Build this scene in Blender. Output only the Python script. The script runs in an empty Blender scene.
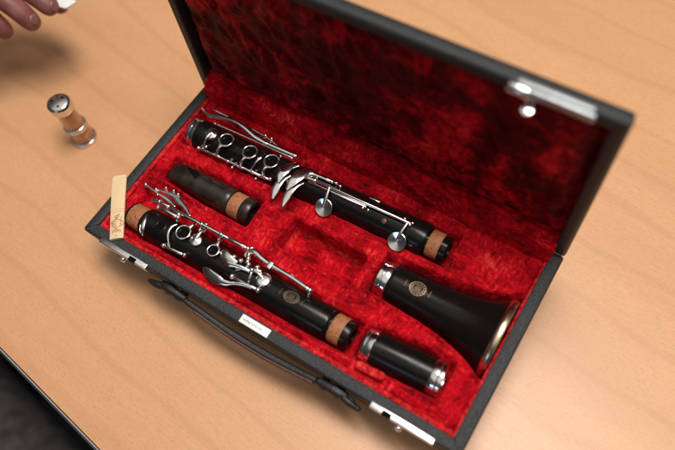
import bpy, bmesh, math, random
from mathutils import Vector as V, Matrix, noise
random.seed(4)
S = 0.001
sc = bpy.context.scene
col = sc.collection
ORG = {}

# ------------------------------------------------------------------ helpers
def empty(name, loc, label, cat, group=None):
    o = bpy.data.objects.new(name, None); col.objects.link(o)
    o.empty_display_size = 0.02
    o.location = V(loc) * S; ORG[o.name] = V(loc)
    o['label'] = label; o['category'] = cat
    if group: o['group'] = group
    return o

def obj(name, bm, mat, parent=None, smooth=True, origin=None, angle=None):
    if parent is not None: org = ORG[parent.name]
    else: org = V(origin) if origin else V((0, 0, 0))
    bmesh.ops.recalc_face_normals(bm, faces=bm.faces)
    for v in bm.verts: v.co = (v.co - org) * S
    me = bpy.data.meshes.new(name); bm.to_mesh(me); bm.free()
    if smooth:
        for p in me.polygons: p.use_smooth = True
        if angle: me.set_sharp_from_angle(angle=math.radians(angle))
    o = bpy.data.objects.new(name, me); col.objects.link(o)
    if isinstance(mat, (list, tuple)):
        for m in mat: me.materials.append(m)
    else: me.materials.append(mat)
    if parent is not None: o.parent = parent
    else: o.location = org * S
    ORG[o.name] = org
    return o

def catmull(pts, sub=5):
    P = [V(p) for p in pts]
    if len(P) < 3: return [P[0].lerp(P[-1], i / sub) for i in range(sub + 1)]
    out = []
    for i in range(len(P) - 1):
        p0 = P[max(i - 1, 0)]; p1 = P[i]; p2 = P[i + 1]; p3 = P[min(i + 2, len(P) - 1)]
        for k in range(sub):
            t = k / sub
            out.append(0.5 * ((2 * p1) + (-p0 + p2) * t + (2 * p0 - 5 * p1 + 4 * p2 - p3) * t * t + (-p0 + 3 * p1 - 3 * p2 + p3) * t ** 3))
    out.append(P[-1]); return out

def resample(vals, n):
    if not isinstance(vals, (list, tuple)): return [vals] * n
    m = len(vals) - 1; o = []
    for i in range(n):
        t = i / (n - 1) * m; k = min(int(t), m - 1); f = t - k
        f = f * f * (3 - 2 * f)
        o.append(vals[k] * (1 - f) + vals[k + 1] * f)
    return o

def sweep(bm, pts, w, t=None, up=(0, 0, 1), seg=12, sub=5, flat=2.0, cap=True):
    """rounded bar along pts; w half width, t half thickness"""
    C = catmull(pts, sub); n = len(C)
    W = resample(w, n); T = resample(t if t is not None else w, n)
    rings = []; up = V(up)
    for i, c in enumerate(C):
        d = (C[min(i + 1, n - 1)] - C[max(i - 1, 0)]).normalized()
        s = d.cross(up)
        s = s.normalized() if s.length > 1e-4 else V((0, 1, 0))
        u = s.cross(d).normalized()
        r = []
        for k in range(seg):
            a = 2 * math.pi * k / seg; ca, sa = math.cos(a), math.sin(a)
            x = math.copysign(abs(ca) ** (2 / flat), ca); y = math.copysign(abs(sa) ** (2 / flat), sa)
            r.append(bm.verts.new(c + s * x * W[i] + u * y * T[i]))
        rings.append(r)
    for a, b in zip(rings, rings[1:]):
        for k in range(seg): bm.faces.new((a[k], a[(k + 1) % seg], b[(k + 1) % seg], b[k]))
    if cap:
        for r, c, sgn in ((rings[0], C[0], -1), (rings[-1], C[-1], 1)):
            d = (C[1] - C[0]).normalized() * -1 if sgn < 0 else (C[-1] - C[-2]).normalized()
            m = min(W[0 if sgn < 0 else -1], T[0 if sgn < 0 else -1])
            c0 = bm.verts.new(c + d * m * 0.6)
            mid = [bm.verts.new(c + (v.co - c) * 0.7 + d * m * 0.42) for v in r]
            for k in range(seg):
                bm.faces.new((r[k], r[(k + 1) % seg], mid[(k + 1) % seg], mid[k]))
                bm.faces.new((mid[k], mid[(k + 1) % seg], c0))

def lathe(bm, prof, origin, axis=(1, 0, 0), seg=48, closed=False):
    """prof = [(along, radius)]"""
    axis = V(axis).normalized(); o = V(origin)
    ref = V((0, 0, 1)) if abs(axis.z) < 0.9 else V((1, 0, 0))
    s = axis.cross(ref).normalized(); u = s.cross(axis)
    rings = []
    for a, r in prof:
        if r < 1e-6: rings.append([bm.verts.new(o + axis * a)]); continue
        rings.append([bm.verts.new(o + axis * a + (s * math.cos(2 * math.pi * k / seg) + u * math.sin(2 * math.pi * k / seg)) * r) for k in range(seg)])
    pr = list(zip(rings, rings[1:]))
    if closed: pr.append((rings[-1], rings[0]))
    for a, b in pr:
        for k in range(seg):
            k2 = (k + 1) % seg
            if len(a) == 1 and len(b) == 1: continue
            if len(a) == 1: bm.faces.new((a[0], b[k2], b[k]))
            elif len(b) == 1: bm.faces.new((a[k], a[k2], b[0]))
            else: bm.faces.new((a[k], a[k2], b[k2], b[k]))

def ball(bm, c, r, seg=14):
    n = 8
    lathe(bm, [(-r * math.cos(math.pi * i / n), r * math.sin(math.pi * i / n) if 0 < i < n else 0) for i in range(n + 1)], c, (0, 0, 1), seg)

def box(bm, a, b, bev=0.0):
    t = bmesh.new(); bmesh.ops.create_cube(t, size=1)
    a, b = V(a), V(b)
    for v in t.verts: v.co = V(((a[i] + b[i]) / 2 + v.co[i] * (b[i] - a[i])) for i in range(3))
    if bev: bmesh.ops.bevel(t, geom=t.edges[:] + t.verts[:], offset=bev, segments=3, profile=.5, affect='EDGES')
    merge(bm, t)

def merge(bm, t, mtx=None):
    me = bpy.data.meshes.new('tmp'); t.to_mesh(me); t.free()
    if mtx: me.transform(mtx)
    bm.from_mesh(me); bpy.data.meshes.remove(me)

def rrect(x0, x1, y0, y1, r, n=5):
    o = []
    for cx, cy, a0 in ((x1 - r, y1 - r, 0), (x0 + r, y1 - r, 90), (x0 + r, y0 + r, 180), (x1 - r, y0 + r, 270)):
        for k in range(n + 1):
            a = math.radians(a0 + 90 * k / n); o.append((cx + r * math.cos(a), cy + r * math.sin(a)))
    return o

def tray(bm, x0, x1, y0, y1, loops, f, rad=3):
    """loops = [(inset, height)], f maps (x,y,height)->point"""
    rings = []
    for ins, h in loops:
        rings.append([bm.verts.new(f(x, y, h)) for x, y in rrect(x0 + ins, x1 - ins, y0 + ins, y1 - ins, max(rad - ins, .4))])
    n = len(rings[0])
    for a, b in zip(rings, rings[1:]):
        for k in range(n): bm.faces.new((a[k], a[(k + 1) % n], b[(k + 1) % n], b[k]))
    bm.faces.new(rings[0]); bm.faces.new(rings[-1])

# ------------------------------------------------------------------ materials
class N:
    def __init__(s, name):
        s.m = bpy.data.materials.new(name); s.m.use_nodes = True
        s.t = s.m.node_tree; s.b = s.t.nodes['Principled BSDF']
        s.co = s.t.nodes.new('ShaderNodeTexCoord').outputs['Object']
    def set(s, **k):
        for a, v in k.items():
            s.b.inputs[a.replace('_', ' ')].default_value = v
        return s
    def n(s, typ, ins={}, **props):
        nd = s.t.nodes.new(typ)
        for a, v in props.items(): setattr(nd, a, v)
        for a, v in ins.items():
            if hasattr(v, 'is_linked') or isinstance(v, bpy.types.NodeSocket): s.t.links.new(v, nd.inputs[a])
            else: nd.inputs[a].default_value = v
        return nd
    def mapping(s, scale, rot=(0, 0, 0), loc=(0, 0, 0)):
        return s.n('ShaderNodeMapping', {'Vector': s.co, 'Scale': scale, 'Rotation': rot, 'Location': loc}).outputs[0]
    def noise(s, scale, detail=4, rough=.5, vec=None, dist=0):
        return s.n('ShaderNodeTexNoise', {'Vector': vec or s.co, 'Scale': scale, 'Detail': detail, 'Roughness': rough, 'Distortion': dist}).outputs[0]
    def ramp(s, fac, stops):
        r = s.n('ShaderNodeValToRGB', {'Fac': fac}); e = r.color_ramp.elements
        while len(e) < len(stops): e.new(.5)
        for i, (p, c) in enumerate(stops):
            e[i].position = p; e[i].color = (c + (1,)) if isinstance(c, tuple) else (c, c, c, 1)
        return r.outputs[0]
    def mix(s, fac, a, b, mode='MIX'):
        m = s.n('ShaderNodeMix', data_type='RGBA', blend_type=mode)
        for i, v in ((0, fac), (6, a), (7, b)):
            if isinstance(v, bpy.types.NodeSocket): s.t.links.new(v, m.inputs[i])
            else: m.inputs[i].default_value = v if not isinstance(v, tuple) else (v + (1,) if len(v) == 3 else v)
        return m.outputs[2]
    def link(s, out, name): s.t.links.new(out, s.b.inputs[name])
    def bump(s, h, strength, dist, normal=None):
        ins = {'Height': h, 'Strength': strength, 'Distance': dist}
        if normal: ins['Normal'] = normal
        return s.n('ShaderNodeBump', ins).outputs[0]

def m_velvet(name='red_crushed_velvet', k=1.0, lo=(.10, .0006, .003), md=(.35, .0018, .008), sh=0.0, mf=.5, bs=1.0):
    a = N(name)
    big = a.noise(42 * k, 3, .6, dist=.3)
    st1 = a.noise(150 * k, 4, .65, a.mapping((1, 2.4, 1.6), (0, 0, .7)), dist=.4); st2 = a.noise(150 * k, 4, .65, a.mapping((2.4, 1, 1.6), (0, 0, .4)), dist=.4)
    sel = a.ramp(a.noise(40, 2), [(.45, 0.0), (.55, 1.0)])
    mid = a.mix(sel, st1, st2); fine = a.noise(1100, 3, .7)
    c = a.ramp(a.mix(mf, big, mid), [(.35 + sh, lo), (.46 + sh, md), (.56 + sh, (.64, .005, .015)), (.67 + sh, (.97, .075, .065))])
    if bs == 1.0:      # velvet sheen highlights painted into the colour along padded ridges
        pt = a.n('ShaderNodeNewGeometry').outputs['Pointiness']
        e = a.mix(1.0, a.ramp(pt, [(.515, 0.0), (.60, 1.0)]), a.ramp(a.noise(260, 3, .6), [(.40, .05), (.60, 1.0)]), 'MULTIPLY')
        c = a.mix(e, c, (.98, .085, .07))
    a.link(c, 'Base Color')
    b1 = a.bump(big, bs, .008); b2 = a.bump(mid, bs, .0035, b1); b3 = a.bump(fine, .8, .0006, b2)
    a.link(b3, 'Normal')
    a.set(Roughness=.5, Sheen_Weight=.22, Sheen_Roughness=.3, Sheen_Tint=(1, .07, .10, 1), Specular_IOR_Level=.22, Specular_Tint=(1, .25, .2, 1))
    return a.m
def m_leatherette():
    a = N('black_leatherette')
    vo = a.n('ShaderNodeTexVoronoi', {'Vector': a.co, 'Scale': 1250, 'Randomness': 1.0}).outputs['Distance']
    n = a.noise(1500, 2)
    a.link(a.ramp(vo, [(.1, (.036, .040, .043)), (.75, (.009, .010, .011))]), 'Base Color')
    a.link(a.bump(a.mix(.35, vo, n), .8, .0006), 'Normal')
    a.set(Roughness=.48, Specular_IOR_Level=.45); return a.m
def m_grenadilla():
    a = N('black_grenadilla_wood')
    g = a.noise(60, 5, .6, a.mapping((1.5, 25, 25)))
    a.link(a.ramp(g, [(.3, (.0035, .003, .003)), (.7, (.0085, .0068, .006))]), 'Base Color')
    a.link(a.ramp(g, [(.3, .17), (.7, .25)]), 'Roughness')
    a.link(a.ramp(a.noise(45, 5, .7), [(.35, .16), (.7, .34)]), 'Roughness')
    a.link(a.bump(g, .06, .0002), 'Normal'); a.set(Specular_IOR_Level=.24); return a.m
def m_ebonite():
    a = N('dull_ebonite')
    g = a.noise(90, 4, .6)
    a.link(a.ramp(g, [(.35, (.010, .007, .005)), (.65, (.026, .019, .014))]), 'Base Color')
    a.link(a.ramp(g, [(.3, .24), (.7, .42)]), 'Roughness'); return a.m
def m_metal(name, c, r0, r1, sc_=120):
    a = N(name)
    g = a.noise(sc_, 3, .6)
    a.link(a.ramp(g, [(.35, r0), (.7, r1)]), 'Roughness')
    a.link(a.ramp(a.noise(300, 3), [(.3, tuple(x * .86 for x in c)), (.6, c)]), 'Base Color')
    a.set(Metallic=1.0); return a.m
def m_cork():
    a = N('cork')
    vo = a.n('ShaderNodeTexVoronoi', {'Vector': a.co, 'Scale': 330}).outputs['Distance']
    g = a.noise(420, 4, .7)
    c = a.mix(a.ramp(vo, [(.12, 1.0), (.26, 0.0)]), a.ramp(g, [(.3, (.25, .085, .03)), (.7, (.44, .175, .07))]), (.09, .03, .015))
    a.link(c, 'Base Color'); a.link(a.bump(g, .5, .0004), 'Normal'); a.set(Roughness=.65); return a.m
def m_beech():
    a = N('beech_laminate')
    big = a.noise(4.2, 3, .5, a.mapping((.8, 3.6, 1)), dist=1.0)
    wv = a.n('ShaderNodeTexWave', {'Vector': a.mapping((.30, 1, 1)), 'Scale': 6.5, 'Distortion': 7.5, 'Detail': 3.0, 'Detail Scale': .8, 'Detail Roughness': .6}, wave_type='BANDS', bands_direction='Y').outputs['Fac']
    mid = a.noise(60, 5, .6, a.mapping((1, 9, 1)))
    pore = a.noise(190, 3, .6, a.mapping((1, 6.5, 1)))
    ray = a.noise(260, 2, .5, a.mapping((1, 4, 1), (0, 0, .12)))
    c = a.ramp(big, [(.3, (.615, .325, .162)), (.7, (.675, .370, .188))])
    c = a.mix(a.ramp(wv, [(.0, .24), (.10, .0)]), c, (.46, .215, .095))
    c = a.mix(a.ramp(mid, [(.35, .22), (.6, .0)]), c, (.50, .225, .10))
    c = a.mix(a.ramp(pore, [(.34, .40), (.48, .0)]), c, (.46, .22, .10))
    c = a.mix(a.ramp(ray, [(.30, .35), (.40, .0)]), c, (.36, .145, .06))
    a.link(c, 'Base Color')
    a.link(a.ramp(mid, [(.3, .34), (.7, .42)]), 'Roughness')
    a.link(a.bump(pore, .12, .0002), 'Normal'); a.set(Specular_IOR_Level=.5); return a.m
def m_plain(name, c, r=.5, metal=0, var=.12, scale=200, bump=0):
    a = N(name); g = a.noise(scale, 3)
    a.link(a.ramp(g, [(.3, tuple(x * (1 - var) for x in c)), (.7, tuple(min(1, x * (1 + var)) for x in c))]), 'Base Color')
    a.set(Roughness=r, Metallic=metal)
    if bump: a.link(a.bump(g, .6, bump), 'Normal')
    return a.m
def m_cane():
    a = N('reed_cane')
    g = a.noise(300, 4, .6, a.mapping((14, 1, 1)))
    a.link(a.ramp(g, [(.3, (.66, .46, .26)), (.7, (.78, .59, .37))]), 'Base Color'); a.set(Roughness=.6); return a.m
def m_skin():
    a = N('skin')
    g = a.noise(70, 4, .6)
    a.link(a.ramp(g, [(.3, (.17, .050, .047)), (.7, (.29, .105, .09))]), 'Base Color')
    a.set(Roughness=.5, Subsurface_Weight=.15, Subsurface_Scale=.004)
    a.link(a.bump(a.noise(500, 3), .3, .0006), 'Normal'); return a.m
def m_glass():
    a = N('clear_glass')
    lw = a.ramp(a.n('ShaderNodeLayerWeight', {'Blend': .5}).outputs['Facing'], [(.3, .06), (1.0, .75)])
    tr = a.n('ShaderNodeBsdfTransparent', {'Color': (.95, .86, .78, 1)}).outputs[0]; gl = a.n('ShaderNodeBsdfGlossy', {'Roughness': .03}).outputs[0]
    mx = a.n('ShaderNodeMixShader', {0: lw, 1: tr, 2: gl})
    a.t.links.new(mx.outputs[0], a.t.nodes['Material Output'].inputs[0]); return a.m

VEL = m_velvet(); VEL_SHADED = m_velvet('red_crushed_velvet_lid_shaded', .68, (.035, .0003, .0015), (.13, .0008, .006), .045, .4, .7); LEA = m_leatherette(); WOOD = m_grenadilla(); EBO = m_ebonite()  # lid copy of the velvet: coarser crush, lid shade put into darker colours
SIL = m_metal('silver_plate', (.90, .88, .86), .09, .2)
NIC = m_metal('worn_nickel', (.78, .74, .68), .16, .3)
STE = m_metal('latch_steel', (.86, .87, .88), .16, .28)
STE2 = m_metal('dull_steel', (.42, .44, .46), .42, .55)
CORK = m_cork(); BEE = m_beech(); CANE = m_cane(); SKIN = m_skin(); GLA = m_glass()
GOLD = m_plain('faded_gold_stamp', (.11, .068, .042), .45, .3)
GOLD2 = m_plain('gold_stamp', (.26, .155, .09), .45, .3)
DARK = m_plain('dark_inside', (.003, .003, .003), .9); DARK.node_tree.nodes['Principled BSDF'].inputs['Specular IOR Level'].default_value = .1
INK = m_plain('brown_ink', (.33, .17, .055), .7)
GREY = m_plain('grey_print', (.22, .25, .26), .6)
WHITE = m_plain('white_plastic', (.80, .80, .79), .35, var=.03)
STRAP = m_plain('dark_leather_strap', (.010, .008, .0075), .5, scale=500, bump=.0006, var=.4)
STITCH = m_plain('brown_strap_edge', (.10, .038, .022), .6, scale=600, bump=.0005, var=.4)
PAD = m_plain('cream_pad', (.55, .42, .28), .7)
TRIM = m_plain('pale_edge_band', (.34, .29, .27), .4)
TRIMD = m_plain('black_edge_band', (.012, .013, .016), .4)
FLOORM = m_plain('dark_floor', (.004, .004, .005), .8, scale=8)
SEATM = m_plain('dark_grey_upholstery', (.045, .040, .040), .9, scale=60, bump=.002, var=.5)
TAN = m_plain('tan_refraction', (.86, .60, .40), .7)
NAIL = m_plain('fingernail', (.22, .10, .09), .35)

W, D, H = 360, 175, 55
# ------------------------------------------------------------------ floor, table, chair
bm = bmesh.new(); box(bm, (-6000, -6000, -760), (6000, 6000, -740))
o = obj('floor', bm, FLOORM, smooth=False); o['kind'] = 'structure'

tb = empty('table', (-26, -118, 0), 'light beech wood table with fine grain that everything stands on', 'table')
tb.rotation_euler.z = math.atan2(-18, 138)
def tpart(name, a, b, m, bev=0):
    bm = bmesh.new(); box(bm, V(a) + V((-26, -118, 0)), V(b) + V((-26, -118, 0)), bev)
    return obj(name, bm, m, tb, smooth=False)
tpart('tabletop', (-900, 0, -24), (1100, 1000, 0), BEE)
tpart('edge_band', (-900, -2.0, -24), (1100, -1.0, -.3), TRIM)
tpart('edge_band', (-900, -3.6, -25), (1100, -2.0, -.9), TRIMD)
tpart('edge_groove', (-900, -1.0, -23), (1100, 0, -1.2), TRIMD)
for x in (-840, 1040):
    for y in (60, 940): tpart('leg', (x - 25, y - 25, -739), (x + 25, y + 25, -24), TRIMD, 2)

ch = empty('chair', (-150, -400, -740), 'dark grey upholstered chair below the table edge in the corner', 'chair')
ch.rotation_euler.z = math.radians(-8)
def cpart(name, a, b, m, bev):
    bm = bmesh.new(); box(bm, V(a) + V((-150, -400, -740)), V(b) + V((-150, -400, -740)), bev)
    return obj(name, bm, m, ch)
cpart('seat', (-200, -190, 410), (240, 232, 470), SEATM, 26)
cpart('backrest', (-190, -262, 520), (230, -222, 860), SEATM, 16)
for x in (-180, 210):
    for y in (-170, 200): cpart('leg', (x - 13, y - 13, 1), (x + 13, y + 13, 412), TRIMD, 3)
    cpart('back_post', (x - 10, -222, 400), (x + 10, -200, 820), TRIMD, 3)

# ------------------------------------------------------------------ case
case = empty('instrument_case', (W / 2, D / 2, 0), 'open black leatherette clarinet case lined with crushed red velvet', 'case')
bm = bmesh.new()
tray(bm, 0, W, 0, D, [(8.5, 0.3), (6.4, 1.4), (5.2, 5), (2.4, 30), (.4, H - 8), (0, H - 4), (0, H - 1.6), (.5, H - .5), (1.6, H), (8.6, H), (9.7, H - .5), (10, H - 2), (10, 8)], lambda x, y, h: V((x, y, h)), 2.6)
base = obj('base_shell', bm, LEA, case, angle=50)
# mitre seams of the rim covering
for (x, y), (dx, dy) in (((0, 0), (1, 1)), ((W, 0), (-1, 1))):
    bm = bmesh.new()
    sweep(bm, [(x + dx * 2, y + dy * 2, H - .02), (x + dx * 9.6, y + dy * 9.6, H - .02)], .28, .16, seg=6, sub=2)
    obj('seam', bm, DARK, base)

# lining with moulded recesses
AX_L = lambda x: 129.5 + .03 * (x - 23)      # lower joint axis
AX_U = lambda x: 34 + .012 * (x - 30)        # upper joint axis
AX_B = lambda x: 38.3 + .075 * (x - 262)      # barrel
AX_E = lambda x: 93.6 + .006 * (x - 241)       # bell
AX_M = lambda x: 86.3 + .005 * (x - 27)       # mouthpiece
ZL, ZU, ZB, ZE, ZM = 49.5, 49.5, 47, 41, 48
def bell_r(x):
    t = max(0, min(1, (x - 250) / 95.0))
    return 15.6 + 5 * t + 13.4 * t ** 4.2
def ss(a, b, x):
    t = max(0, min(1, (x - a) / (b - a))); return t * t * (3 - 2 * t)
def groove(x, y, x0, x1, ax, R, z, soft=2.2):
    """height of a trough or None-like large value; blends at ends"""
    if x < x0 - soft or x > x1 + soft: return 99
    e = ss(x0 - soft, x0, x) * (1 - ss(x1, x1 + soft, x))
    dy = abs(y - ax)
    if dy >= R + soft: return 99
    if dy < R: b = z - math.sqrt(R * R - dy * dy)
    else: b = z
    k = 1 - ss(R - .3, R + soft, dy)
    return 52 + (b - 52) * k * e
def tray_z(x, y):
    n = noise.noise(V((x, y, 0)) * .055) * 1.7 + noise.noise(V((x, y, 9)) * .15) * 1.2 + noise.noise(V((x, y, 3)) * .33) * .8
    edge = min(x - 10, W - 10 - x, y - 11, 400)
    z = 51.0 + n - 3.0 * (1 - ss(0, 5, edge)) + 1.4 * math.sin(math.pi * ss(0, 16, edge))
    # ribs of stuffing between instruments
    z = min(z, 52.8)
    g = 99
    g = min(g, groove(x, y, 17, 281, AX_L(x), 14.6, ZL), groove(x, y, 27, 252, AX_U(x), 14.4, ZU))
    g = min(g, groove(x, y, 258, 326, AX_B(x), 14.6, ZB), groove(x, y, 240, 349, AX_E(x), bell_r(x) + 1.2, ZE, 2.6))
    g = min(g, groove(x, y, 27, 120, AX_M(x), 10.4 + 3.2 * ss(30, 75, x), ZM))
    if g > 60:
        near = 9
        for (xa, xb, af, R) in ((17, 281, AX_L, 14.6), (27, 252, AX_U, 14.4), (258, 326, AX_B, 14.6), (27, 120, AX_M, 10.4 + 3.2 * ss(30, 75, x)), (240, 349, AX_E, bell_r(x) + 1.2)):
            dx = max(xa - x, x - xb, 0) + .0; dy = max(abs(y - af(x)) - R, 0); near = min(near, math.hypot(dx, dy))
        z += 1.9 * math.exp(-((near - 3.6) / 1.9) ** 2) * (1 + n * .25)
    z = min(z, g)
    # clearance for the little-finger levers and the side rods
    def well(z, x0, x1, y0, y1, zb, s):
        k = ss(x0 - s, x0, x) * (1 - ss(x1, x1 + s, x)) * ss(y0 - s, y0, y) * (1 - ss(y1, y1 + s, y))
        return z + (min(zb + n * .6, z) - z) * k
    z = well(z, 28, 74, 46, 68, 44, 5)
    z = well(z, 24, 128, 142, 153, 46, 5)
    z = well(z, 128, 148, 104, 118, 46, 4)
    z = well(z, 46, 58, 18, 30, 46, 4)
    dp = math.hypot(max(156 - x, x - 224, 0), max(73.5 - y, y - 98, 0))
    z += 2.0 * math.exp(-((dp - 4.2) / 1.8) ** 2) if dp > 0 and g > 60 else 0
    z = well(z, 156, 224, 73.5, 98, 31, 2.4)
    z = well(z, 260.5, 289.5, 16, 25.5, 47, 2.0)
    return z
bm = bmesh.new(); x0, x1, y0, y1, st = 9, 352, 10, 167, 1.0
nx, ny = int((x1 - x0) / st) + 1, int((y1 - y0) / st) + 1
g = [[bm.verts.new((x0 + i * st, y0 + j * st, tray_z(x0 + i * st, y0 + j * st))) for j in range(ny)] for i in range(nx)]
for i in range(nx - 1):
    for j in range(ny - 1): bm.faces.new((g[i][j], g[i + 1][j], g[i + 1][j + 1], g[i][j + 1]))
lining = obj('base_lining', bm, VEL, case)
# raised seam crest round the lining, broken and fluffy
bm = bmesh.new()
pts = []
for i in range(90):
    x = 11 + i * (339 / 89); pts.append((x, 11.6 + noise.noise(V((x * .1, 3, 0))) * .9, 51.6 + noise.noise(V((x * .13, 8, 0))) * 1.0))
sweep(bm, pts, 2.6, 2.2, seg=10, sub=3)
pts = []
for i in range(44):
    y = 12 + i * (153 / 43); pts.append((350.2 + noise.noise(V((y * .1, 5, 0))) * .8, y, 51.4 + noise.noise(V((y * .12, 2, 0))) * .9))
sweep(bm, pts, 2.4, 2.2, seg=10, sub=3)
pts = []
for i in range(44):
    y = 12 + i * (153 / 43); pts.append((10.8 + noise.noise(V((y * .1, 15, 0))) * .8, y, 51.4 + noise.noise(V((y * .12, 12, 0))) * .9))
sweep(bm, pts, 2.4, 2.2, seg=10, sub=3)
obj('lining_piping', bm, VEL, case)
# pull tab by the barrel
bm = bmesh.new(); box(bm, (262.5, 17.5, 44), (287.5, 24.5, 54.5), 3.2)
for v in bm.verts: v.co.y += (v.co.x - 274) * .06; v.co.z += noise.noise(v.co * .2) * .6
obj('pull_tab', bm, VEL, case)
# cloth over the hinge
bm = bmesh.new(); g = []
NS = 26
for i in range(172):
    x = 9.5 + i * 2.0; row = []
    for j in range(NS):
        t = j / (NS - 1)
        y = 164 + 17 * t ** 1.5; z = 49 + 29 * t + 3.2 * math.sin(math.pi * t)
        y -= 1.5 * math.sin(math.pi * t)
        d = noise.noise(V((x * .06, t * 2, 4))) * 1.6 + noise.noise(V((x * .2, t * 5, 1))) * .8
        row.append(bm.verts.new((x, y - d * .5, z + d)))
    g.append(row)
for i in range(171):
    for j in range(NS - 1): bm.faces.new((g[i][j], g[i + 1][j], g[i + 1][j + 1], g[i][j + 1]))
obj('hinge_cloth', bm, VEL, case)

# lid, hinged along the back edge and standing upright
LY = 172.5; LT = 13; LTOP = 230.5
lid = None
bm = bmesh.new()
tray(bm, 0, W, H + .8, LTOP, [(5, -LT), (3, -LT + .8), (1.6, -LT + 2.4), (.8, -LT + 4.5), (0, -3.4), (.6, -1.4), (2.2, -.3), (3.6, 0), (8.6, 0), (9.7, -.5), (10, -2), (10, -LT + 1.5)], lambda x, z, h: V((x, LY - h, z)), 2.2)
lid = obj('lid_shell', bm, LEA, case, angle=60)
bm = bmesh.new(); g = []
for i in range(172):
    x = 9 + i * 2.0; row = []
    for j in range(77):
        z = 74 + j * 2.0
        e = min(x - 9, 351 - x, z - 74, 227 - z)
        q = V((x, z, 5))
        rid = noise.noise(V((x + z * .6, (z - x * .3) * .5, 2)) * .06)
        d = 5.5 * ss(-2, 14, e) + 1.8 * noise.noise(q * .03) + 2.4 * (1 - abs(rid) * 3) + 1.0 * noise.noise(q * .12) + .6 * noise.noise(q * .3)
        row.append(bm.verts.new((x, 183.2 - d * ss(-3, 10, e), z)))
    g.append(row)
for i in range(171):
    for j in range(76): bm.faces.new((g[i][j], g[i + 1][j], g[i + 1][j + 1], g[i][j + 1]))
obj('lid_lining', bm, VEL_SHADED, case)

# base latches on the front wall
def latch(xa, xb, slot, knob):
    bm = bmesh.new()
    box(bm, (xa, -2.6, 50.2), (xb, 2.6, 55.6), .8)
    box(bm, (xa + 3, -1.5, 43), (xb - 3, 1, 50.6), .5)
    l = obj('latch', bm, STE, case, angle=40)
    bm = bmesh.new(); box(bm, (slot - 3.6, -2.8, 53), (slot + 3.6, 1.0, 55.75), .2); obj('latch_slot', bm, DARK, l, smooth=False)
    bm = bmesh.new()
    lathe(bm, [(0, 2.0), (.8, 2.6), (2.2, 3.0), (3.6, 2.6), (4.4, 1.5), (4.7, 0)], (knob, -1.2, 47), (0, -1, 0), 24)
    obj('latch_button', bm, STE, l, angle=40)
latch(21, 73, 58, 46); latch(288, 340, 302, 313)
# catches on the lid
def catch(xa, xb, side):
    bm = bmesh.new()
    box(bm, (xa, 169.2, 223.5), (xb, 173.2, 229.8), 1.2)
    box(bm, (xa + 2, 172.2, 229.0), (xb - 2, 175.5, 231.6), .6)
    c = obj('lid_catch', bm, STE2, case, angle=40)
    bm = bmesh.new(); lathe(bm, [(-7, 0), (-7, 3.4), (-6.2, 4.0), (6.2, 4.0), (7, 3.4), (7, 0)], ((xa + 5) if side > 0 else (xb - 5), 169.5, 228), (1, 0, 0), 20)
    obj('catch_hinge', bm, STE, c, angle=40)
    k = xa + 13 if side > 0 else xb - 13
    bm = bmesh.new(); sweep(bm, [(k, 170.5, 225), (k, 169, 222), (k, 168, 219.5)], 2.4, 1.2, up=(0, 1, 0), seg=10)
    lathe(bm, [(-3, 2), (-2.2, 3.4), (0, 4.3), (.5, 4.2), (.75, 3.6), (.8, 0)], (k, 166.8, 217.5), (.07, -.26, .96), 28)
    obj('catch_tongue', bm, STE, c)
catch(291, 341, 1); catch(19, 69, -1)

# handle with its end fittings
bm = bmesh.new()
HP = [(86, -3.6, 41), (104, -4.4, 42), (125, -5.6, 41), (150, -6.9, 39), (172, -7.4, 38), (195, -7.2, 38), (218, -6, 39), (240, -4.6, 41), (258, -3.8, 42), (274, -3.4, 41)]
sweep(bm, HP, [2.2, 2.3, 2.6, 2.9, 3.1, 3.1, 2.9, 2.6, 2.3, 2.2], 3.0, seg=14, sub=6, flat=3.2)
hd = obj('handle', bm, STRAP, case)
bm = bmesh.new()
HQ = [(x, y - 2.9, z - .2) for x, y, z in HP[2:-2]]
sweep(bm, HQ, 1.5, 2.4, seg=10, sub=6, flat=3); obj('strap_edge', bm, STITCH, hd)
for xa, sx in ((75, 1), (281, -1)):
    bm = bmesh.new()
    sweep(bm, [(xa, -6, 40), (xa + sx * 9, -5.6, 41.5), (xa + sx * 15, -4.6, 42)], [2.0, 3.2, 3.0], [3, 4.2, 4.2], seg=10)
    sweep(bm, [(xa + sx * 13, -3, 42), (xa + sx * 22, -3.6, 43), (xa + sx * 38, -4, 42)], [3.2, 4.2, 2.8], [4, 5, 4], seg=10, flat=3)
    ball(bm, (xa + sx * 20, -4.8, 43), 3.0); ball(bm, (xa + sx * 31, -5.4, 43), 3.2)
    sweep(bm, [(xa + sx * 20, 2, 40), (xa + sx * 20, -6, 41)], 4, 4, seg=10)
    sweep(bm, [(xa + sx * 33, 2, 40), (xa + sx * 33, -6, 41)], 3.4, 4, seg=10)
    obj('handle_mount', bm, STRAP, hd)

# small name plate glued on the front rim
bm = bmesh.new(); box(bm, (167.5, 1.2, 54.9), (194.5, 8.2, 55.9), .3)
npl = obj('name_plate', bm, WHITE, case)
bm = bmesh.new(); x = 170.3
for w_ in (1.1, .7, 1.0, .6, 1.0, -1.2, 1.2, .8, 1.1, .9, .9, 1.0, .8, 1.1):
    if w_ < 0: x += 1.2; continue
    h_ = random.uniform(1.5, 2.1)
    box(bm, (x, 3.6, 55.88), (x + .4, 3.6 + h_, 55.95))
    if random.random() < .7: box(bm, (x + .26, 3.6 + random.choice((0, .8, 1.4)), 55.88), (x + w_, 3.9 + random.choice((0, .8, 1.4)), 55.95))
    if w_ > .9: box(bm, (x + w_ - .2, 3.6, 55.88), (x + w_, 3.6 + h_, 55.95))
    x += w_ + .45
obj('lettering', bm, GREY, npl, smooth=False)

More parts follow.
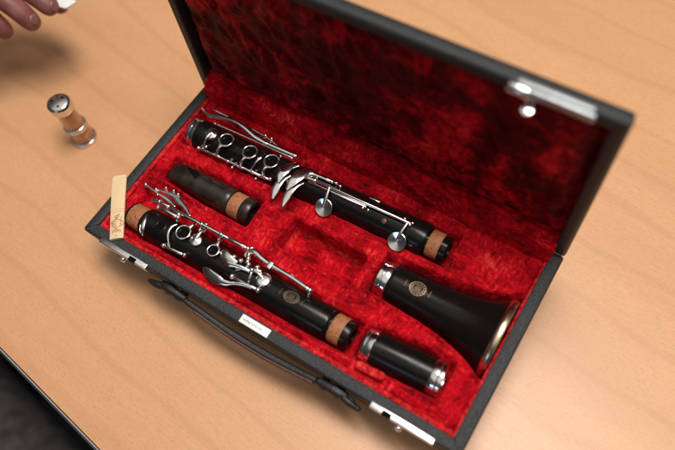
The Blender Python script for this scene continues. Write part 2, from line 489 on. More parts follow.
# ------------------------------------------------------------------ clarinet pieces
def xlathe(bm, prof, axis_fn, z, seg=56, closed=False):
    """lathe along x following a straight, slightly turned axis"""
    xs = prof[0][0]; xe = prof[-1][0] if abs(prof[-1][0] - xs) > 1 else xs + 10
    d = V((10, axis_fn(10) - axis_fn(0), 0)).normalized()
    lathe(bm, [((x - xs), r) for x, r in prof], (xs, axis_fn(xs), z), d, seg, closed)
def piece(name, prof, axf, z, mat, parent, **k):
    bm = bmesh.new(); xlathe(bm, prof, axf, z); return obj(name, bm, mat, parent, angle=40, **k)
def rod(bm, a, b, r): sweep(bm, [a, b], r, r, seg=10, sub=2)
def post(parent, p, axf, za, r=1.7):
    r = r * 1.2
    """ball-headed post standing on the body"""
    x, y, z = p
    dy = y - axf(x); d = V((0, dy, z - za)).normalized()
    bm = bmesh.new(); ball(bm, (x, y, z), r, 14)
    lathe(bm, [(-r * .7, 1.0), (-4, .95), (-4.6, 1.6), (-7, 1.7)], (x, y, z), d, 12)
    return obj('post', bm, SIL, parent)
def ring_mesh(bm, c, ro=7.1, ri=5.5, h=1.0):
    m, q = (ro + ri) / 2, (ro - ri) / 2
    lathe(bm, [(math.sin(a) * q * 1.15, m + math.cos(a) * q) for a in [k * math.pi / 6 for k in range(12)]], c, (0, 0, 1), 40, closed=True)
def chimney(parent, c, r, z0):
    bm = bmesh.new()
    lathe(bm, [(z0 - 10, r + 1.4), (z0, r + .9), (z0 + .15, r + .3), (z0, r), (z0 - 9, r)], (c[0], c[1], 0), (0, 0, 1), 32)
    t = obj('tone_hole', bm, WOOD, parent, angle=40)
    bm = bmesh.new(); zb = max(z0 - 1.4, 62.96); lathe(bm, [(zb, r + .02), (zb + .01, 0)], (c[0], c[1], 0), (0, 0, 1), 24)
    obj('bore', bm, DARK, t)
def cup_mesh(bm, c, d, r, dish=False):
    if dish: pr = [(-1.6, r), (-.2, r), (.1, r - .4), (.5, r * .6), (1.1, 1.2), (1.4, .6), (1.4, 0)]
    elif dish is None: pr = [(-2.4, r), (-.2, r), (0, r - .3), (-.1, r - .8), (-1.5, .6), (-1.6, 0)]
    else: pr = [(-2.2, r), (-.6, r), (0, r - .5), (.35, r - 1.4), (.7, r * .4), (.8, 0)]
    lathe(bm, pr, c, d, 32)
def cup_key(parent, name, c, d, r, arm, wa=(1.5, 1.0), dish=False):
    bm = bmesh.new(); cup_mesh(bm, c, d, r, dish)
    if arm: sweep(bm, arm, list(wa), .8, seg=10)
    k = obj(name, bm, SIL, parent, angle=45)
    dd = V(d).normalized(); bm = bmesh.new(); lathe(bm, [(-3.6, r - .9), (-3.4, r - .5), (-1.5, r - .5)], c, dd, 28)
    lathe(bm, [(-3.6, r - .9), (-3.6, 0)], c, dd, 28)
    obj('pad', bm, PAD, k)
    return k
def stamp(parent, c, axf, za, R, L, Wd, extra=True, mat=None):
    """oval maker's stamp wrapped on a cylinder round the x axis"""
    bm = bmesh.new()
    def on(u, v):
        x = c[0] + u; q = R(x) + .06; a0 = math.asin(max(-.95, min(.95, (c[1] - axf(c[0])) / q))); a = a0 + v / q
        return V((x, axf(x) + q * math.sin(a), za + q * math.cos(a)))
    def line(pts, w=.22):
        P = [on(*p) for p in pts]
        for p, q in zip(P, P[1:]):
            nrm = V((0, p.y - axf(p.x), p.z - za)).normalized(); s = (q - p).cross(nrm)
            if s.length < 1e-5: continue
            s = s.normalized() * w
            vs = [bm.verts.new(k) for k in (p - s, q - s, q + s, p + s)]; bm.faces.new(vs)
    ov = lambda r1, r2, a: (r1 * math.cos(a), r2 * math.sin(a))
    line([ov(L, Wd, i * math.pi / 16) for i in range(33)], .45)
    line([ov(L * .72, Wd * .66, i * math.pi / 16) for i in range(33)], .2)
    for i in range(14):
        a = i * math.pi / 7; line([ov(L * .72, Wd * .66, a), ov(L * 1.12, Wd * 1.12, a + .15)], .3)
    for i in range(5):
        y = -Wd * .4 + i * Wd * .2; line([(-L * .45 + (i % 2), y), (L * .4, y)], .2)
    if extra:
        for s in (-1, 1):
            for i in range(7): line([(L * 1.5 * s + s * .4, -2.6 + i * .8), (L * 1.5 * s + s * 1.3, -2.4 + i * .8)], .16)
    return obj('maker_stamp', bm, mat or GOLD, parent, smooth=False)

# ---- lower joint (long piece at the back)
lj = empty('clarinet_lower_joint', (150, 133, 36), 'long black lower joint with four overlapping silver spatula keys and three rings', 'clarinet joint')
piece('body', [(29, 12), (29, 14.4), (32, 14.7), (39, 14.5), (44, 13.6), (60, 13.2), (150, 13.2), (235, 13.6), (250, 14.3), (259, 14.3), (260.5, 13.6), (260.5, 10)], AX_L, ZL, WOOD, lj)
piece('socket_ring', [(21, 9), (21, 13.4), (21.4, 13.9), (24, 14.3), (24.4, 13.9), (25, 14.3), (29, 14.8), (29.6, 14.3), (29.6, 10)], AX_L, ZL, SIL, lj)
piece('tenon', [(260, 10.5), (264, 10.5), (264.2, 9), (272.5, 9), (272.8, 11.3), (278, 11.3), (279, 10.4), (279, 7.5), (271, 7)], AX_L, ZL, WOOD, lj)
piece('tenon_cork', [(262.2, 9), (262.2, 11.2), (263, 11.6), (272, 11.6), (273, 11.2), (273, 9)], AX_L, ZL, CORK, lj)
for c in ((64, 129), (90, 129), (112, 130.3)): chimney(lj, c, 3.9, 65.3)
for i, (c, foot) in enumerate((((64, 129), (62, 114.5)), ((90, 129), (88, 115.2)), ((112, 130.3), (111, 117)))):
    bm = bmesh.new(); ring_mesh(bm, (c[0], c[1], 67))
    sweep(bm, [(c[0] - .8, c[1] - 6.2, 66.8), (c[0] - 1.8, c[1] - 10, 65.5), (foot[0], foot[1], 61)], [2.2, 1.3, 1.5], [.9, 1, 1.4], seg=10)
    lathe(bm, [(-3, 0), (-3, 1.7), (3, 1.7), (3, 0)], (foot[0], foot[1], 59.6), (1, .04, 0), 14)
    obj('ring_key', bm, SIL, lj, angle=45)
bm = bmesh.new(); rod(bm, (42, 113.4, 59), (118, 117.6, 59), 1.3); obj('hinge_rod', bm, SIL, lj)
for p in ((42, 113.4, 59), (74, 115, 59), (100, 116.4, 59), (118, 118, 60)): post(lj, p, AX_L, ZL)
for p in ((48, 117.5, 60), (79, 113, 55.5), (104, 114, 55)): post(lj, p, AX_L, ZL, 1.3)
cup_key(lj, 'cup_key', (47, 129, 66.2), (-.05, 0, 1), 5.6, [(47, 128, 67.4), (46.6, 122, 66.5), (46, 114.5, 60)], dish=True)
bm = bmesh.new(); sweep(bm, [(101.5, 134, 65.6), (101, 129, 66.4), (100, 124, 65.5), (98, 117, 61)], [1.4, 1.9, 1.1, .8], [.8, .8, .8, .8], seg=10); obj('lever', bm, SIL, lj)
bm = bmesh.new()
sweep(bm, [(20, 148.5, 63), (27, 146, 63), (37, 145, 65), (46, 147, 67), (59, 148, 69), (72, 147, 69.5), (85, 144.5, 68.5), (99, 143.5, 67)], [1.4, 1.2, 2.6, 2.4, 1.6, 2.6, 3.0, 2.0], [.9, .8, .9, .9, 1.0, 1.1, 1.1, 1.1], seg=12, sub=7)
sweep(bm, [(97, 143.8, 66), (112, 145, 65), (127, 146.3, 64)], 2.2, 2.0, seg=12)
obj('long_lever', bm, SIL, lj)
bm = bmesh.new(); sweep(bm, [(30, 152.5, 62), (60, 152, 62), (92, 150.5, 62.5), (124, 143.5, 62)], 1.0, 1.0, seg=10); obj('hinge_rod', bm, SIL, lj)
bm = bmesh.new(); sweep(bm, [(42, 140, 63), (63, 141, 63.5), (87, 142, 63.5), (112, 143, 63.2), (122, 143.6, 63)], .9, .9, seg=10); ball(bm, (42, 140, 63), 1.4); obj('hinge_rod', bm, SIL, lj)
for p in ((90, 151.5, 63), (97, 151.5, 63), (112, 147, 62)): post(lj, p, AX_L, ZL, 1.5)
# four spatulas
SP = [([(135, 139, 66.0), (131, 135.5, 66.8), (128, 129, 67.4), (127.2, 123, 67), (128.4, 116.5, 64.8)], [1.8, 3.2, 4.4, 4.0, 1.4]),
      ([(151, 138.2, 66.6), (145.5, 136, 67.8), (141.8, 129, 68.4), (139.8, 121.5, 67.8), (139, 114, 65.4)], [2.0, 3.8, 5.2, 4.6, 1.5]),
      ([(133, 128, 63.4), (130, 123, 63.8), (128.6, 116, 63.2), (128.8, 110, 61.5), (130, 103.4, 58.8)], [1.6, 2.6, 3.4, 3.5, 1.6]),
      ([(147, 127, 64), (143.5, 122, 64.6), (141.6, 115, 64), (141.2, 109, 62), (141.8, 101.4, 59)], [1.6, 2.8, 3.5, 3.5, 1.6])]
for pts, w_ in SP:
    bm = bmesh.new(); sweep(bm, pts, w_, [.8, .9, .9, .9, .8], seg=14, sub=8); obj('spatula_key', bm, SIL, lj)
bm = bmesh.new(); sweep(bm, [(146, 137.3, 66.4), (167, 139, 66.2)], 1.9, 1.2, seg=12); lathe(bm, [(0, 0), (0, 1.7), (4, 1.7), (4, 0)], (166, 139, 65.6), (1, .03, 0), 14); obj('lever_bar', bm, SIL, lj)
bm = bmesh.new(); sweep(bm, [(147, 132.6, 66), (156, 133.4, 66.2)], 2.4, 1.4, seg=12); rod(bm, (150, 133, 66), (244, 136.6, 65.6), 1.6); rod(bm, (150, 130.2, 64.4), (205, 132.7, 64.2), 1.1); obj('hinge_rod', bm, SIL, lj)
cup_key(lj, 'cup_key', (172.5, 117.5, 58.6), (0, -.62, .78), 7.9, [(172.3, 118.5, 59.8), (171.2, 126, 64.5), (169.6, 133, 67)], (1.6, 1.2), dish=None)
cup_key(lj, 'cup_key', (241, 120.2, 58.6), (0, -.62, .78), 7.9, [(241, 121.2, 59.8), (241.4, 128, 64.5), (242.2, 135.6, 66.6)], (1.6, 1.2), dish=None)
for p in ((172, 140, 64.5), (176, 139.5, 63.5), (238, 138.8, 64), (244.5, 135.8, 65), (245, 139, 62.5)): post(lj, p, AX_L, ZL, 1.6)
for p in ((203, 144, 60), (208, 144.2, 60), (211, 144.4, 60), (203, 131.2, 63.5), (208, 131.5, 63.5)): post(lj, p, AX_L, ZL, 1.3)
bm = bmesh.new(); box(bm, (202, 142.6, 60.6), (212, 145.8, 62), .5); obj('key_foot', bm, SIL, lj)
bm = bmesh.new(); lathe(bm, [(0, 2.3), (.3, 2.0), (.3, 0)], (224, 129.5, 62.6), (0, -.45, .9), 20); obj('thumb_screw', bm, GOLD, lj)

# ---- upper joint (piece near the front)
uj = empty('clarinet_upper_joint', (140, 35.5, 36), 'black upper joint at front of case with cork on both ends and two ring keys', 'clarinet joint')
piece('body', [(44, 9), (44, 12.2), (45, 13.0), (52, 13.3), (100, 13.3), (190, 13.4), (228, 13.6), (230, 13.2), (230.8, 12.4), (230.8, 9)], AX_U, ZU, WOOD, uj)
piece('tenon', [(26.5, 7), (26.5, 10.4), (28.5, 10.7), (29, 9.5), (42, 9.5), (42, 11.3), (45, 11.3)], AX_U, ZU, WOOD, uj)
piece('tenon_cork', [(28.4, 9), (28.4, 10.6), (29.2, 11.1), (41, 11.1), (42, 10.8), (42, 9)], AX_U, ZU, CORK, uj)
piece('tenon', [(230, 11.2), (233.6, 11.2), (233.6, 9), (243, 9), (243, 11.6), (248.4, 11.6), (249.6, 10.8), (249.6, 7), (244, 6.6)], AX_U, ZU, WOOD, uj)
piece('tenon_cork', [(232.6, 9), (232.6, 11.4), (233.4, 11.9), (242.4, 11.9), (243.2, 11.4), (243.2, 9)], AX_U, ZU, CORK, uj)
chimney(uj, (64, 34), 3.9, 63.0); chimney(uj, (87, 38), 3.9, 65.2); chimney(uj, (119, 37.2), 3.0, 65.2)
bm = bmesh.new(); sweep(bm, [(45.5, 38.5, 61), (48.5, 31, 62.6), (50.5, 25, 61), (52.5, 20.5, 57)], [.9, 1.7, 2.3, 1.3], [.8, .9, .9, .8], seg=12, sub=7)
sweep(bm, [(45.5, 38.5, 61), (44.6, 31, 60.5), (48, 23, 58.5), (52.5, 20.5, 57)], .7, .7, seg=8); obj('throat_key', bm, SIL, uj)
bm = bmesh.new(); ring_mesh(bm, (87, 38, 67), 6.8, 5.2); sweep(bm, [(88.5, 44.4, 67), (90, 48, 66.4), (89.5, 51.4, 64.6)], [2.4, 1.2, 1.5], .9, seg=10); obj('ring_key', bm, SIL, uj, angle=45)
bm = bmesh.new(); ring_mesh(bm, (119, 37.2, 67), 5.6, 4.1); sweep(bm, [(118.6, 42.4, 67), (118.2, 47, 66.4), (118.2, 52, 64.6)], [2.2, 1.3, 1.5], .9, seg=10); obj('ring_key', bm, SIL, uj, angle=45)
cup_key(uj, 'cup_key', (99.5, 38, 65.6), (0, -.05, 1), 5.3, [(99.6, 39, 67), (100, 45, 67.2), (101, 51.6, 65)], dish=True)
bm = bmesh.new(); rod(bm, (47, 51.2, 64), (142, 53.4, 64), 1.6); rod(bm, (49, 51.3, 64), (60, 51.6, 64), 1.7); rod(bm, (122, 53, 64), (140, 53.4, 64), 1.7); obj('hinge_rod', bm, SIL, uj)
bm = bmesh.new(); rod(bm, (54, 47.6, 63.6), (72, 47.4, 63.6), 1.8); ball(bm, (72.5, 47.4, 63.6), 2.2); obj('hinge_rod', bm, SIL, uj)
bm = bmesh.new(); sweep(bm, [(40, 50, 62), (44, 51, 62.6), (49, 51.6, 63.6)], [.9, 1.7, 1.3], [.8, .9, 1], seg=10); obj('lever', bm, SIL, uj)
for p in ((49, 51.6, 63.8), (94.5, 52.4, 64), (97, 54.4, 62), (114.5, 52.8, 64), (141.5, 53.6, 64), (143.5, 56, 62), (71, 50.5, 63)): post(uj, p, AX_U, ZU, 1.9)
# little-finger levers reaching over the velvet
bm = bmesh.new(); sweep(bm, [(25, 59.8, 60), (31, 59, 60.4), (40, 58, 60.5), (52, 57.5, 60.5), (62, 55, 61)], [1.5, 1.0, 1.2, 2.0, 1.2], [.9, .7, .8, .9, .9], seg=12, sub=7); ball(bm, (25, 59.8, 60.2), 1.9); obj('lever', bm, SIL, uj)
bm = bmesh.new(); sweep(bm, [(36, 61, 60), (44, 62, 60.4), (53, 63.5, 60.8), (62, 61, 61.4), (70, 58.6, 62), (80, 54, 62.5)], [.8, 1.2, 2.8, 2.8, 2.0, 1.2], [.7, .8, 1, 1, .9, .9], seg=12, sub=7)
obj('side_key', bm, NIC, uj)
for p in ((43, 66, 60.5), (51, 67, 60.8), (36, 60.6, 60.5), (57, 66, 61.2)):
    bm = bmesh.new(); ball(bm, p, 1.5); sweep(bm, [p, (p[0] + 5, p[1] - 4, p[2] - .3)], 1.0, .8, seg=8); obj('roller_pin', bm, SIL, uj)
# u-shaped lever and its rod
bm = bmesh.new(); sweep(bm, [(77, 41.6, 65.6), (74.6, 37, 66.2), (75.4, 31, 65), (79, 25.5, 62), (82, 22.4, 59.4)], [.9, 1.5, 1.3, 1.0, 1.4], [.7, .8, .9, .9, 1], seg=12, sub=6)
rod(bm, (77, 21.9, 59.6), (96, 23.6, 59.6), 1.5); obj('hooked_lever', bm, SIL, uj)
for p in ((76, 21.8, 59.8), (97, 23.7, 59.8)): post(uj, p, AX_U, ZU, 2.0)
# long rounded bar towards the middle tenon
bm = bmesh.new(); sweep(bm, [(145, 53.5, 66), (150, 53.2, 66.4), (157, 51.6, 66.4), (167, 50.6, 66), (186, 50, 66), (204, 48.6, 65.6)], [1.2, 2.6, 2.3, 1.9, 1.9, 1.9], [1, 1.2, 1.3, 1.4, 1.5, 1.5], seg=12, sub=6); ball(bm, (205.5, 48.4, 65), 2.5); obj('long_lever', bm, SIL, uj)
bm = bmesh.new(); box(bm, (164.4, 46.6, 61), (169, 53.4, 68), 1.0); obj('lever_saddle', bm, SIL, uj)
post(uj, (205.6, 46.6, 62.6), AX_U, ZU, 1.8)
# cluster of levers in front of the bar
for p in ((148, 46, 66), (151, 41.8, 66), (156.4, 39.2, 66.2), (143, 41.5, 65), (158.5, 43.5, 65.5), (146, 49.4, 65.6), (136, 42, 64)): post(uj, p, AX_U, ZU, 1.8)
bm = bmesh.new(); rod(bm, (147, 47.5, 66), (151, 38, 64.5), 1.2); rod(bm, (144, 33.5, 64), (150, 38.5, 65), 1.1); rod(bm, (157, 40, 66), (163, 42, 65.5), 1.6); rod(bm, (156.5, 39, 65.8), (158, 31, 63), 1.3); obj('linkage', bm, SIL, uj)
bm = bmesh.new(); sweep(bm, [(124.5, 39.5, 65.5), (129, 38.6, 67.2), (135, 38.0, 67.6), (142, 38.4, 66.5)], [2.0, 4.2, 3.4, 1.4], [.8, .9, .9, .8], up=(0, -.3, 1), seg=12, sub=7); obj('touch_key', bm, NIC, uj)
bm = bmesh.new(); sweep(bm, [(130, 34.6, 65), (136, 33.8, 66.4), (145, 36, 66.6), (155, 37.4, 65.6)], [1.0, 2.6, 2.0, 1.2], [.7, .9, .9, .8], up=(0, -.7, .8), seg=12, sub=7); obj('touch_key', bm, SIL, uj)
cup_key(uj, 'cup_key', (168, 38, 64.6), (0, .1, 1), 6.3, [(167, 38.2, 65.6), (162, 39.6, 66.4), (157, 39.6, 66.4)])
# crescent spatula on the near side
bm = bmesh.new(); sweep(bm, [(117.6, 22.2, 59), (124, 20.8, 60.6), (133, 19.8, 61), (141, 20.4, 61), (148, 23.6, 61.6), (155, 26.6, 62.2), (163, 28, 62)], [1.6, 4.2, 4.4, 2.7, 1.5, 2.0, 1.9], [.8, 1, 1, .9, 1, 1.4, 1.5], up=(0, -.55, .83), seg=14, sub=7)
rod(bm, (145, 27.6, 62), (168, 28.8, 62), 1.5); obj('spatula_key', bm, SIL, uj)
for p in ((143.6, 27.6, 62), (168.6, 28.8, 62)): post(uj, p, AX_U, ZU, 2.1)
stamp(uj, (195, 37.4), AX_U, ZU, lambda x: 13.42, 6.2, 4.8)

# ---- barrel
ba = empty('clarinet_barrel', (292, 39.5, 34), 'short black barrel with a silver ring at each end beside the bell', 'clarinet barrel')
piece('body', [(266, 9), (266, 13), (271, 13.3), (288, 13.8), (300, 13.8), (314, 13.6), (319, 13.4), (319, 9)], AX_B, ZB, WOOD, ba)
piece('end_ring', [(260, 8), (260, 12.4), (260.6, 13), (262.6, 13.2), (263, 12.9), (263.6, 13.3), (268.2, 13.7), (268.7, 13.2), (268.7, 9)], AX_B, ZB, SIL, ba)
piece('end_ring', [(315.2, 9), (315.2, 13.6), (315.8, 14), (320.4, 14), (320.8, 13.6), (321.4, 13.9), (324.2, 13.7), (324.8, 13.0), (324.8, 9.6), (320, 9)], AX_B, ZB, SIL, ba)

# ---- bell
be = empty('clarinet_bell', (295, 93, 30), 'flared black clarinet bell with maker stamp and two silver bands at its socket', 'clarinet bell')
bp_ = [(248, 9)] + [(248 + i * 3.5, bell_r(248 + i * 3.5) - (.0 if i else 1.4)) for i in range(27)] + [(341.6, bell_r(341.6)), (341.6, 8)]
piece('body', bp_, AX_E, ZE, WOOD, be)
piece('socket_ring', [(241, 9), (241, 14.2), (241.6, 15), (244.6, 15.3), (245, 14.7), (245.6, 14.7), (246, 15.4), (250.6, 16), (251.4, 15.5), (251.4, 10)], AX_E, ZE, SIL, be)
R_ = bell_r(342)
piece('rim_ring', [(339.5, R_ - 2.5), (341.5, R_ - .2), (342.4, R_ + .7), (344.8, R_ + 1.2), (346.6, R_ + .6), (347.2, R_ - .8), (347, R_ - 3), (345, R_ - 4), (335, R_ - 8), (300, 9)], AX_E, ZE, m_metal('nickel_rim_table_tint', (.80, .66, .46), .2, .32), be)  # warm colour paints the table's reflection onto the nickel rim
stamp(be, (275, 93.8), AX_E, ZE, bell_r, 6.4, 5.6, mat=GOLD2)

# ---- mouthpiece
mp = empty('clarinet_mouthpiece', (72, 85, 36), 'dull black mouthpiece with cork ring lying between the two joints', 'mouthpiece')
bm = bmesh.new(); rings = []
MPS = ((27, 6.2, 50.0, 46.2, 4), (28, 7.6, 52.0, 45.4, 4), (34, 8.6, 55.4, 43, 3.6), (42, 9.3, 58.4, 41, 3.2), (50, 10, 59.8, 39, 2.8), (58, 10.4, 60.2, 38, 2.3), (70, 11.4, 60.6, 37, 2.15), (84, 12.0, 60.9, 36.2, 2.05), (93, 12.2, 60.8, 36.2, 2), (97, 12.2, 60.6, 36.4, 2), (97.8, 11.4, 59.8, 37.4, 2), (97.8, 8, 56, 41, 2))
for x, hw, zt, zb, fl in MPS:
    r = []; zc = (zt + zb) / 2; hh = (zt - zb) / 2
    for k in range(40):
        a = 2 * math.pi * k / 40; ca, sa = math.cos(a), math.sin(a)
        r.append(bm.verts.new((x, AX_M(x) + hw * math.copysign(abs(ca) ** (2 / fl), ca), zc + hh * math.copysign(abs(sa) ** (2 / fl), sa))))
    rings.append(r)
for a, b in zip(rings, rings[1:]):
    for k in range(40): bm.faces.new((a[k], a[(k + 1) % 40], b[(k + 1) % 40], b[k]))
bm.faces.new(rings[0]); bm.faces.new(rings[-1])
obj('body', bm, EBO, mp, angle=50)
def mp_top(x, y):
    for a, b in zip(MPS, MPS[1:]):
        if a[0] <= x <= b[0]:
            f = (x - a[0]) / (b[0] - a[0]); hw, zt, zb, fl = [a[k] * (1 - f) + b[k] * f for k in (1, 2, 3, 4)]
            q = min(.999, abs((y - AX_M(x)) / hw)); return (zt + zb) / 2 + (zt - zb) / 2 * (1 - q ** fl) ** (1 / fl)
bm = bmesh.new()
LO, HI = [(38, 93.2), (44, 92.0), (52, 88.6), (60.4, 85.4)], [(38, 93.6), (44, 93.9), (52, 93.6), (60.8, 92.4)]
pr = None
for i in range(17):
    t = i / 16; k = min(int(t * 3), 2); f = t * 3 - k
    l = V(LO[k]).lerp(V(LO[k + 1]), f); h = V(HI[k]).lerp(V(HI[k + 1]), f)
    row = []
    for q in range(9):
        p = l.lerp(h, q / 8); row.append(bm.verts.new((p.x, p.y, mp_top(p.x, p.y) + .12)))
    if pr:
        for q in range(8): bm.faces.new((pr[q], pr[q + 1], row[q + 1], row[q]))
    pr = row
obj('window', bm, DARK, mp, smooth=False)
piece('tenon', [(97, 9.8), (99, 9.8), (99, 8.5), (109.5, 8.5), (109.5, 11.4), (111, 12), (117, 12), (118.6, 11.2), (119, 8.2), (112, 7.4)], AX_M, ZM, EBO, mp)
piece('tenon_cork', [(98, 8.5), (98, 11.2), (98.6, 11.6), (109, 11.6), (109.8, 11), (109.8, 8.5)], AX_M, ZM, CORK, mp)

# ------------------------------------------------------------------ reed on the corner of the case
A, B = V((-6, 56.8)), V((34.6, 6.8)); dr = (B - A).normalized(); nr = V((-dr.y, dr.x)); Lr = (B - A).length
rd = empty('clarinet_reed', (14, 32, 55), 'pale cane reed with brown print laid across the left front corner of the case', 'reed')
bm = bmesh.new(); rows = []
NR = 30
for i in range(NR + 1):
    t = i / NR; row = []
    hw = 6.4 - .6 * t
    if t < .04: hw *= .78 + .22 * math.sqrt(t / .04)
    for j in range(9):
        s = -1 + j / 4
        th = (.25 + 2.3 * ss(0, .48, t)) * (1 - .35 * s * s)
        p = A + dr * Lr * t + nr * hw * s; row.append(bm.verts.new((p.x, p.y, 55.7 + th)))
    row += [bm.verts.new((A + dr * Lr * t + nr * hw * s).to_3d() + V((0, 0, 55.25))) for s in (1, -1)]
    rows.append(row)
for a, b in zip(rows, rows[1:]):
    n = len(a)
    for k in range(n): bm.faces.new((a[k], a[(k + 1) % n], b[(k + 1) % n], b[k]))
bm.faces.new(rows[0]); bm.faces.new(rows[-1])
obj('cane', bm, CANE, rd, angle=50)
bm = bmesh.new()
def reed_line(pts, w=.14):
    P = []
    for u, v in pts:
        q = A + dr * u + nr * v; t = u / Lr; s = v / 6.0
        P.append(V((q.x, q.y, 55.72 + (.25 + 2.3 * ss(0, .48, t)) * (1 - .35 * s * s) + .03)))
    for p, q in zip(P, P[1:]):
        s = (q - p).cross(V((0, 0, 1)))
        if s.length < 1e-6: continue
        s = s.normalized() * w; bm.faces.new([bm.verts.new(k) for k in (p - s, q - s, q + s, p + s)])
for u, m_ in ((36.2, 4.6), (38.6, 4.8)):
    v = -m_
    while v < m_:
        w_ = random.uniform(.3, .9); reed_line([(u + random.uniform(-.2, .2), v), (u + random.uniform(-.2, .3), v + w_)], .16); v += w_ + .25
for k in range(9):      # leafy ornament
    a = k * .55; reed_line([(42 + 1.6 * k + .8 * math.sin(q * .9 + a), -2.6 + 2.6 * math.cos(a) * .5 + q * .75) for q in range(6)], .24)
reed_line([(41 + .25 * q, 2.5 - 3.6 * math.sin(q * .13)) for q in range(0, 60)], .28)
reed_line([(43 + .22 * q, -3.2 + 2.4 * math.sin(q * .19)) for q in range(0, 50)], .2)
reed_line([(57.5 + 1.3 * math.sin(q * .9) * (1 + .3 * math.sin(q * .37)), -3.8 + q * .2 + .35 * math.cos(q * .9)) for q in range(0, 38)], .26)
reed_line([(44 + q * .3, 3.6 + .8 * math.sin(q * .8)) for q in range(0, 30)], .2)
reed_line([(47 + q * .25, -3.9 + .7 * math.cos(q * 1.1)) for q in range(0, 26)], .2)
reed_line([(59.2, -3.6), (58.8, 3.4)], .14)
reed_line([(61.8 + .7 * math.cos(q * .7), .7 * math.sin(q * .7)) for q in range(10)], .16)
obj('print', bm, INK, rd, smooth=False)

# ------------------------------------------------------------------ shaker
C = (-111, 88.5, 0)
sk = empty('salt_shaker', C, 'small clear glass shaker, added tan core as refracted table, with pierced steel cap standing left of the case', 'shaker')
bm = bmesh.new()
lathe(bm, [(1.2, 0), (1.2, 11.0), (3, 12.0), (20, 10.6), (22.5, 10.1), (25, 10.0), (50, 9.2), (50, 8.0), (25, 8.8), (20, 9.4), (6, 10.6), (4.5, 9), (4.5, 0)], C, (0, 0, 1), 48); obj('glass_body', bm, GLA, sk, angle=60)
bm = bmesh.new(); lathe(bm, [(4.8, 0), (4.8, 9), (6, 10.2), (20, 9.3), (25, 8.75), (47, 7.95), (48, 6), (48.2, 0)], C, (0, 0, 1), 40); obj('refraction_core', bm, TAN, sk, angle=60)  # added core, its tan stands in for the table refracted by clear glass
bm = bmesh.new(); lathe(bm, [(0, 10), (0, 12.2), (1, 12.9), (3, 12.9), (3.8, 12.2), (3.8, 11.9), (1.1, 11.2), (1.1, 10)], C, (0, 0, 1), 48, True); obj('base_ring', bm, SIL, sk, angle=60)
bm = bmesh.new(); lathe(bm, [(20.5, 10.4), (20.5, 11.2), (21.4, 11.8), (24.2, 11.8), (25.4, 11.0), (25.4, 10.2)], C, (0, 0, 1), 48, True); obj('middle_ring', bm, NIC, sk, angle=60)
bm = bmesh.new(); lathe(bm, [(49, 9.4), (49, 10.4), (50, 11.0), (54, 11.2), (55, 11.0), (56, 11.6), (58, 11.7), (60, 10.8), (61, 8.4), (61.3, 0)], C, (0, 0, 1), 48); cap = obj('cap', bm, NIC, sk, angle=60)
for a in (80, 200, 320):
    bm = bmesh.new(); x, y = C[0] + 6 * math.cos(math.radians(a)), C[1] + 6 * math.sin(math.radians(a)); lathe(bm, [(60.9, 1.2), (61.42, 1.2), (61.45, 0)], (x, y, 0), (0, 0, 1), 16); obj('pour_hole', bm, DARK, cap)

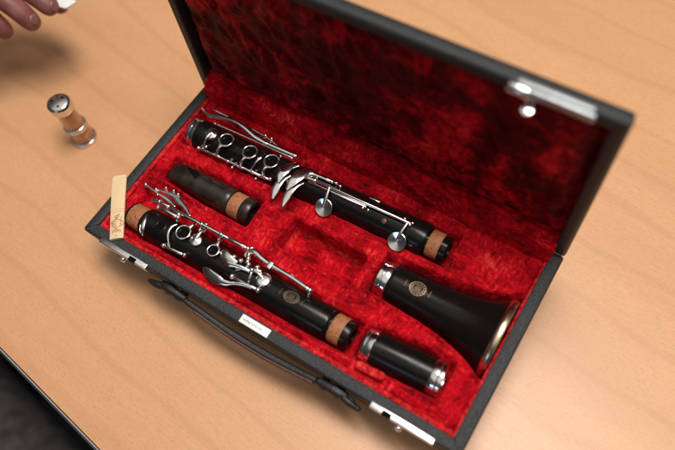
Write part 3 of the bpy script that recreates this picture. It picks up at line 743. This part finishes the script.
# ------------------------------------------------------------------ person: a hand reaching in over the table
def hand():
    f = V((.985, .174, 0)).normalized(); s = V((.174, -.985, 0)).normalized(); u = V((0, 0, 1))   # forward, sideways, up
    T = V((-160, 161, 84))       # index finger tip
    def P(a, b, c): return T + f * a + s * b + u * c
    v = []; e = []; r = []
    def add(p, rad, par=None):
        v.append(p); r.append(rad); i = len(v) - 1
        if par is not None: e.append((par, i))
        return i
    wr = add(P(-150, -6, 42), (27, 20))
    pa = add(P(-118, 6, 36), (30, 19), wr); pb = add(P(-95, 14, 30), (26, 15), pa)
    fo = add(P(-205, -40, 52), (29, 25), wr); el = add(P(-330, -130, 80), (38, 36), fo)
    for kn, j1, j2, tip, rad in (
            ((-72, -6, 30), (-36, -5, 26), (-15, -2, 12), (-2, 0, 2), 12),
            ((-70, 13, 28), (-42, 15, 24), (-26, 17, 8), (-19, 17, -8), 12),
            ((-78, 29, 22), (-60, 31, 16), (-50, 31, -2), (-52, 30, -14), 11),
            ((-88, 48, 14), (-74, 51, 4), (-68, 51, -10), (-72, 49, -20), 8.4)):
        k = add(P(*kn), (rad * 1.15,) * 2, pb); a = add(P(*j1), (rad,) * 2, k); b = add(P(*j2), (rad * .92,) * 2, a); add(P(*tip), (rad * .78,) * 2, b)
    t1 = add(P(-100, -26, 16), (14, 12), pa); t2 = add(P(-60, -30, 2), (11, 10), t1); t3 = add(P(-30, -22, -4), (10, 9), t2); add(P(-8, -12, -8), (8.4, 7.4), t3)
    me = bpy.data.meshes.new('person'); org = P(-150, -6, 42)
    me.from_pydata([(p - org) * S for p in v], e, [])
    o = bpy.data.objects.new('person', me); col.objects.link(o); o.location = org * S
    m = o.modifiers.new('skin', 'SKIN'); m.use_smooth_shade = True; m.branch_smoothing = .6
    me.skin_vertices.new() if not me.skin_vertices else None
    for i, sv in enumerate(me.skin_vertices[0].data):
        sv.radius = (r[i][0] * S, r[i][1] * S); sv.use_root = (i == 0)
    m2 = o.modifiers.new('sub', 'SUBSURF'); m2.levels = m2.render_levels = 3
    me.materials.append(SKIN)
    # freeze the modifiers into one continuous mesh
    dg = bpy.context.evaluated_depsgraph_get(); ev = o.evaluated_get(dg)
    nm = bpy.data.meshes.new_from_object(ev); o.modifiers.clear(); o.data = nm
    if not nm.materials: nm.materials.append(SKIN)
    for p in nm.polygons: p.use_smooth = True
    o['label'] = 'blurred hand of a person pinching something white above the table, top left corner'; o['category'] = 'person'
    ORG[o.name] = org
    for c_ in (P(2, -1, 12), P(-17, 17, 6)):
        ok, q, nn, fi = o.closest_point_on_mesh((c_ - org) * S)
        bm = bmesh.new(); lathe(bm, [(-1.5, 5.2), (.0, 5.0), (.5, 3.6), (.7, 0)], q / S + org, (nn + f * .25), 20); obj('fingernail', bm, NAIL, o)
    bm = bmesh.new(); box(bm, (-1, -1, -1), (1, 1, 1), .25)
    for w in bm.verts: w.co = P(-6 + w.co.x * 9 - w.co.y * 3, -15 + w.co.y * 6, 0 + w.co.z * 1.4)
    h = obj('folded_paper', bm, WHITE, origin=P(0, -17, 0)); h['label'] = 'small white folded slip held between finger and thumb of the hand'; h['category'] = 'paper slip'
hand()

# ------------------------------------------------------------------ camera
cam = bpy.data.cameras.new('camera'); co = bpy.data.objects.new('camera', cam); col.objects.link(co); sc.camera = co
co.location = (0.3597, -0.07426, 0.53593); co.rotation_euler = (0.47258, 0.09327, 0.56124)
cam.sensor_width = 36; cam.lens = 35.0; cam.clip_start = .01; cam.clip_end = 50
cam.dof.use_dof = True; cam.dof.focus_distance = .552; cam.dof.aperture_fstop = 2.9; cam.dof.aperture_blades = 0

# ------------------------------------------------------------------ light
def area(name, loc, tgt, sx, sy, power, colr):
    l = bpy.data.lights.new(name, 'AREA'); l.shape = 'RECTANGLE'; l.size = sx; l.size_y = sy; l.energy = power; l.color = colr
    o = bpy.data.objects.new(name, l); col.objects.link(o); o.location = loc
    o.rotation_euler = (V(tgt) - V(loc)).to_track_quat('-Z', 'Y').to_euler(); return o
area('ceiling_lamp', (.42, .36, 1.74), (.3, .1, 0), 1.05, .50, 33, (1, .94, .88))
area('window_light', (.1, -2.4, .75), (.2, 0, .1), .9, .5, 3.6, (.5, .76, 1))
w = bpy.data.worlds.new('World'); sc.world = w; w.use_nodes = True
t = w.node_tree; bg = t.nodes['Background']
tc = t.nodes.new('ShaderNodeTexCoord'); sx = t.nodes.new('ShaderNodeSeparateXYZ'); rp = t.nodes.new('ShaderNodeValToRGB')
mr = t.nodes.new('ShaderNodeMapRange'); mr.inputs[1].default_value = -1
t.links.new(tc.outputs['Generated'], sx.inputs[0]); t.links.new(sx.outputs['Z'], mr.inputs[0]); t.links.new(mr.outputs[0], rp.inputs[0]); t.links.new(rp.outputs[0], bg.inputs[0])
e = rp.color_ramp.elements; e[0].position = .45; e[0].color = (.012, .012, .014, 1); e[1].position = .93; e[1].color = (.70, .66, .61, 1)
k = e.new(.6); k.color = (.028, .027, .027, 1); k = e.new(.85); k.color = (.08, .075, .072, 1)
bg.inputs[1].default_value = 1.0

sc.view_settings.view_transform = 'Standard'; sc.view_settings.look = 'None'; sc.view_settings.exposure = 0; sc.view_settings.gamma = 1
sc.render.resolution_x = 1024; sc.render.resolution_y = 683
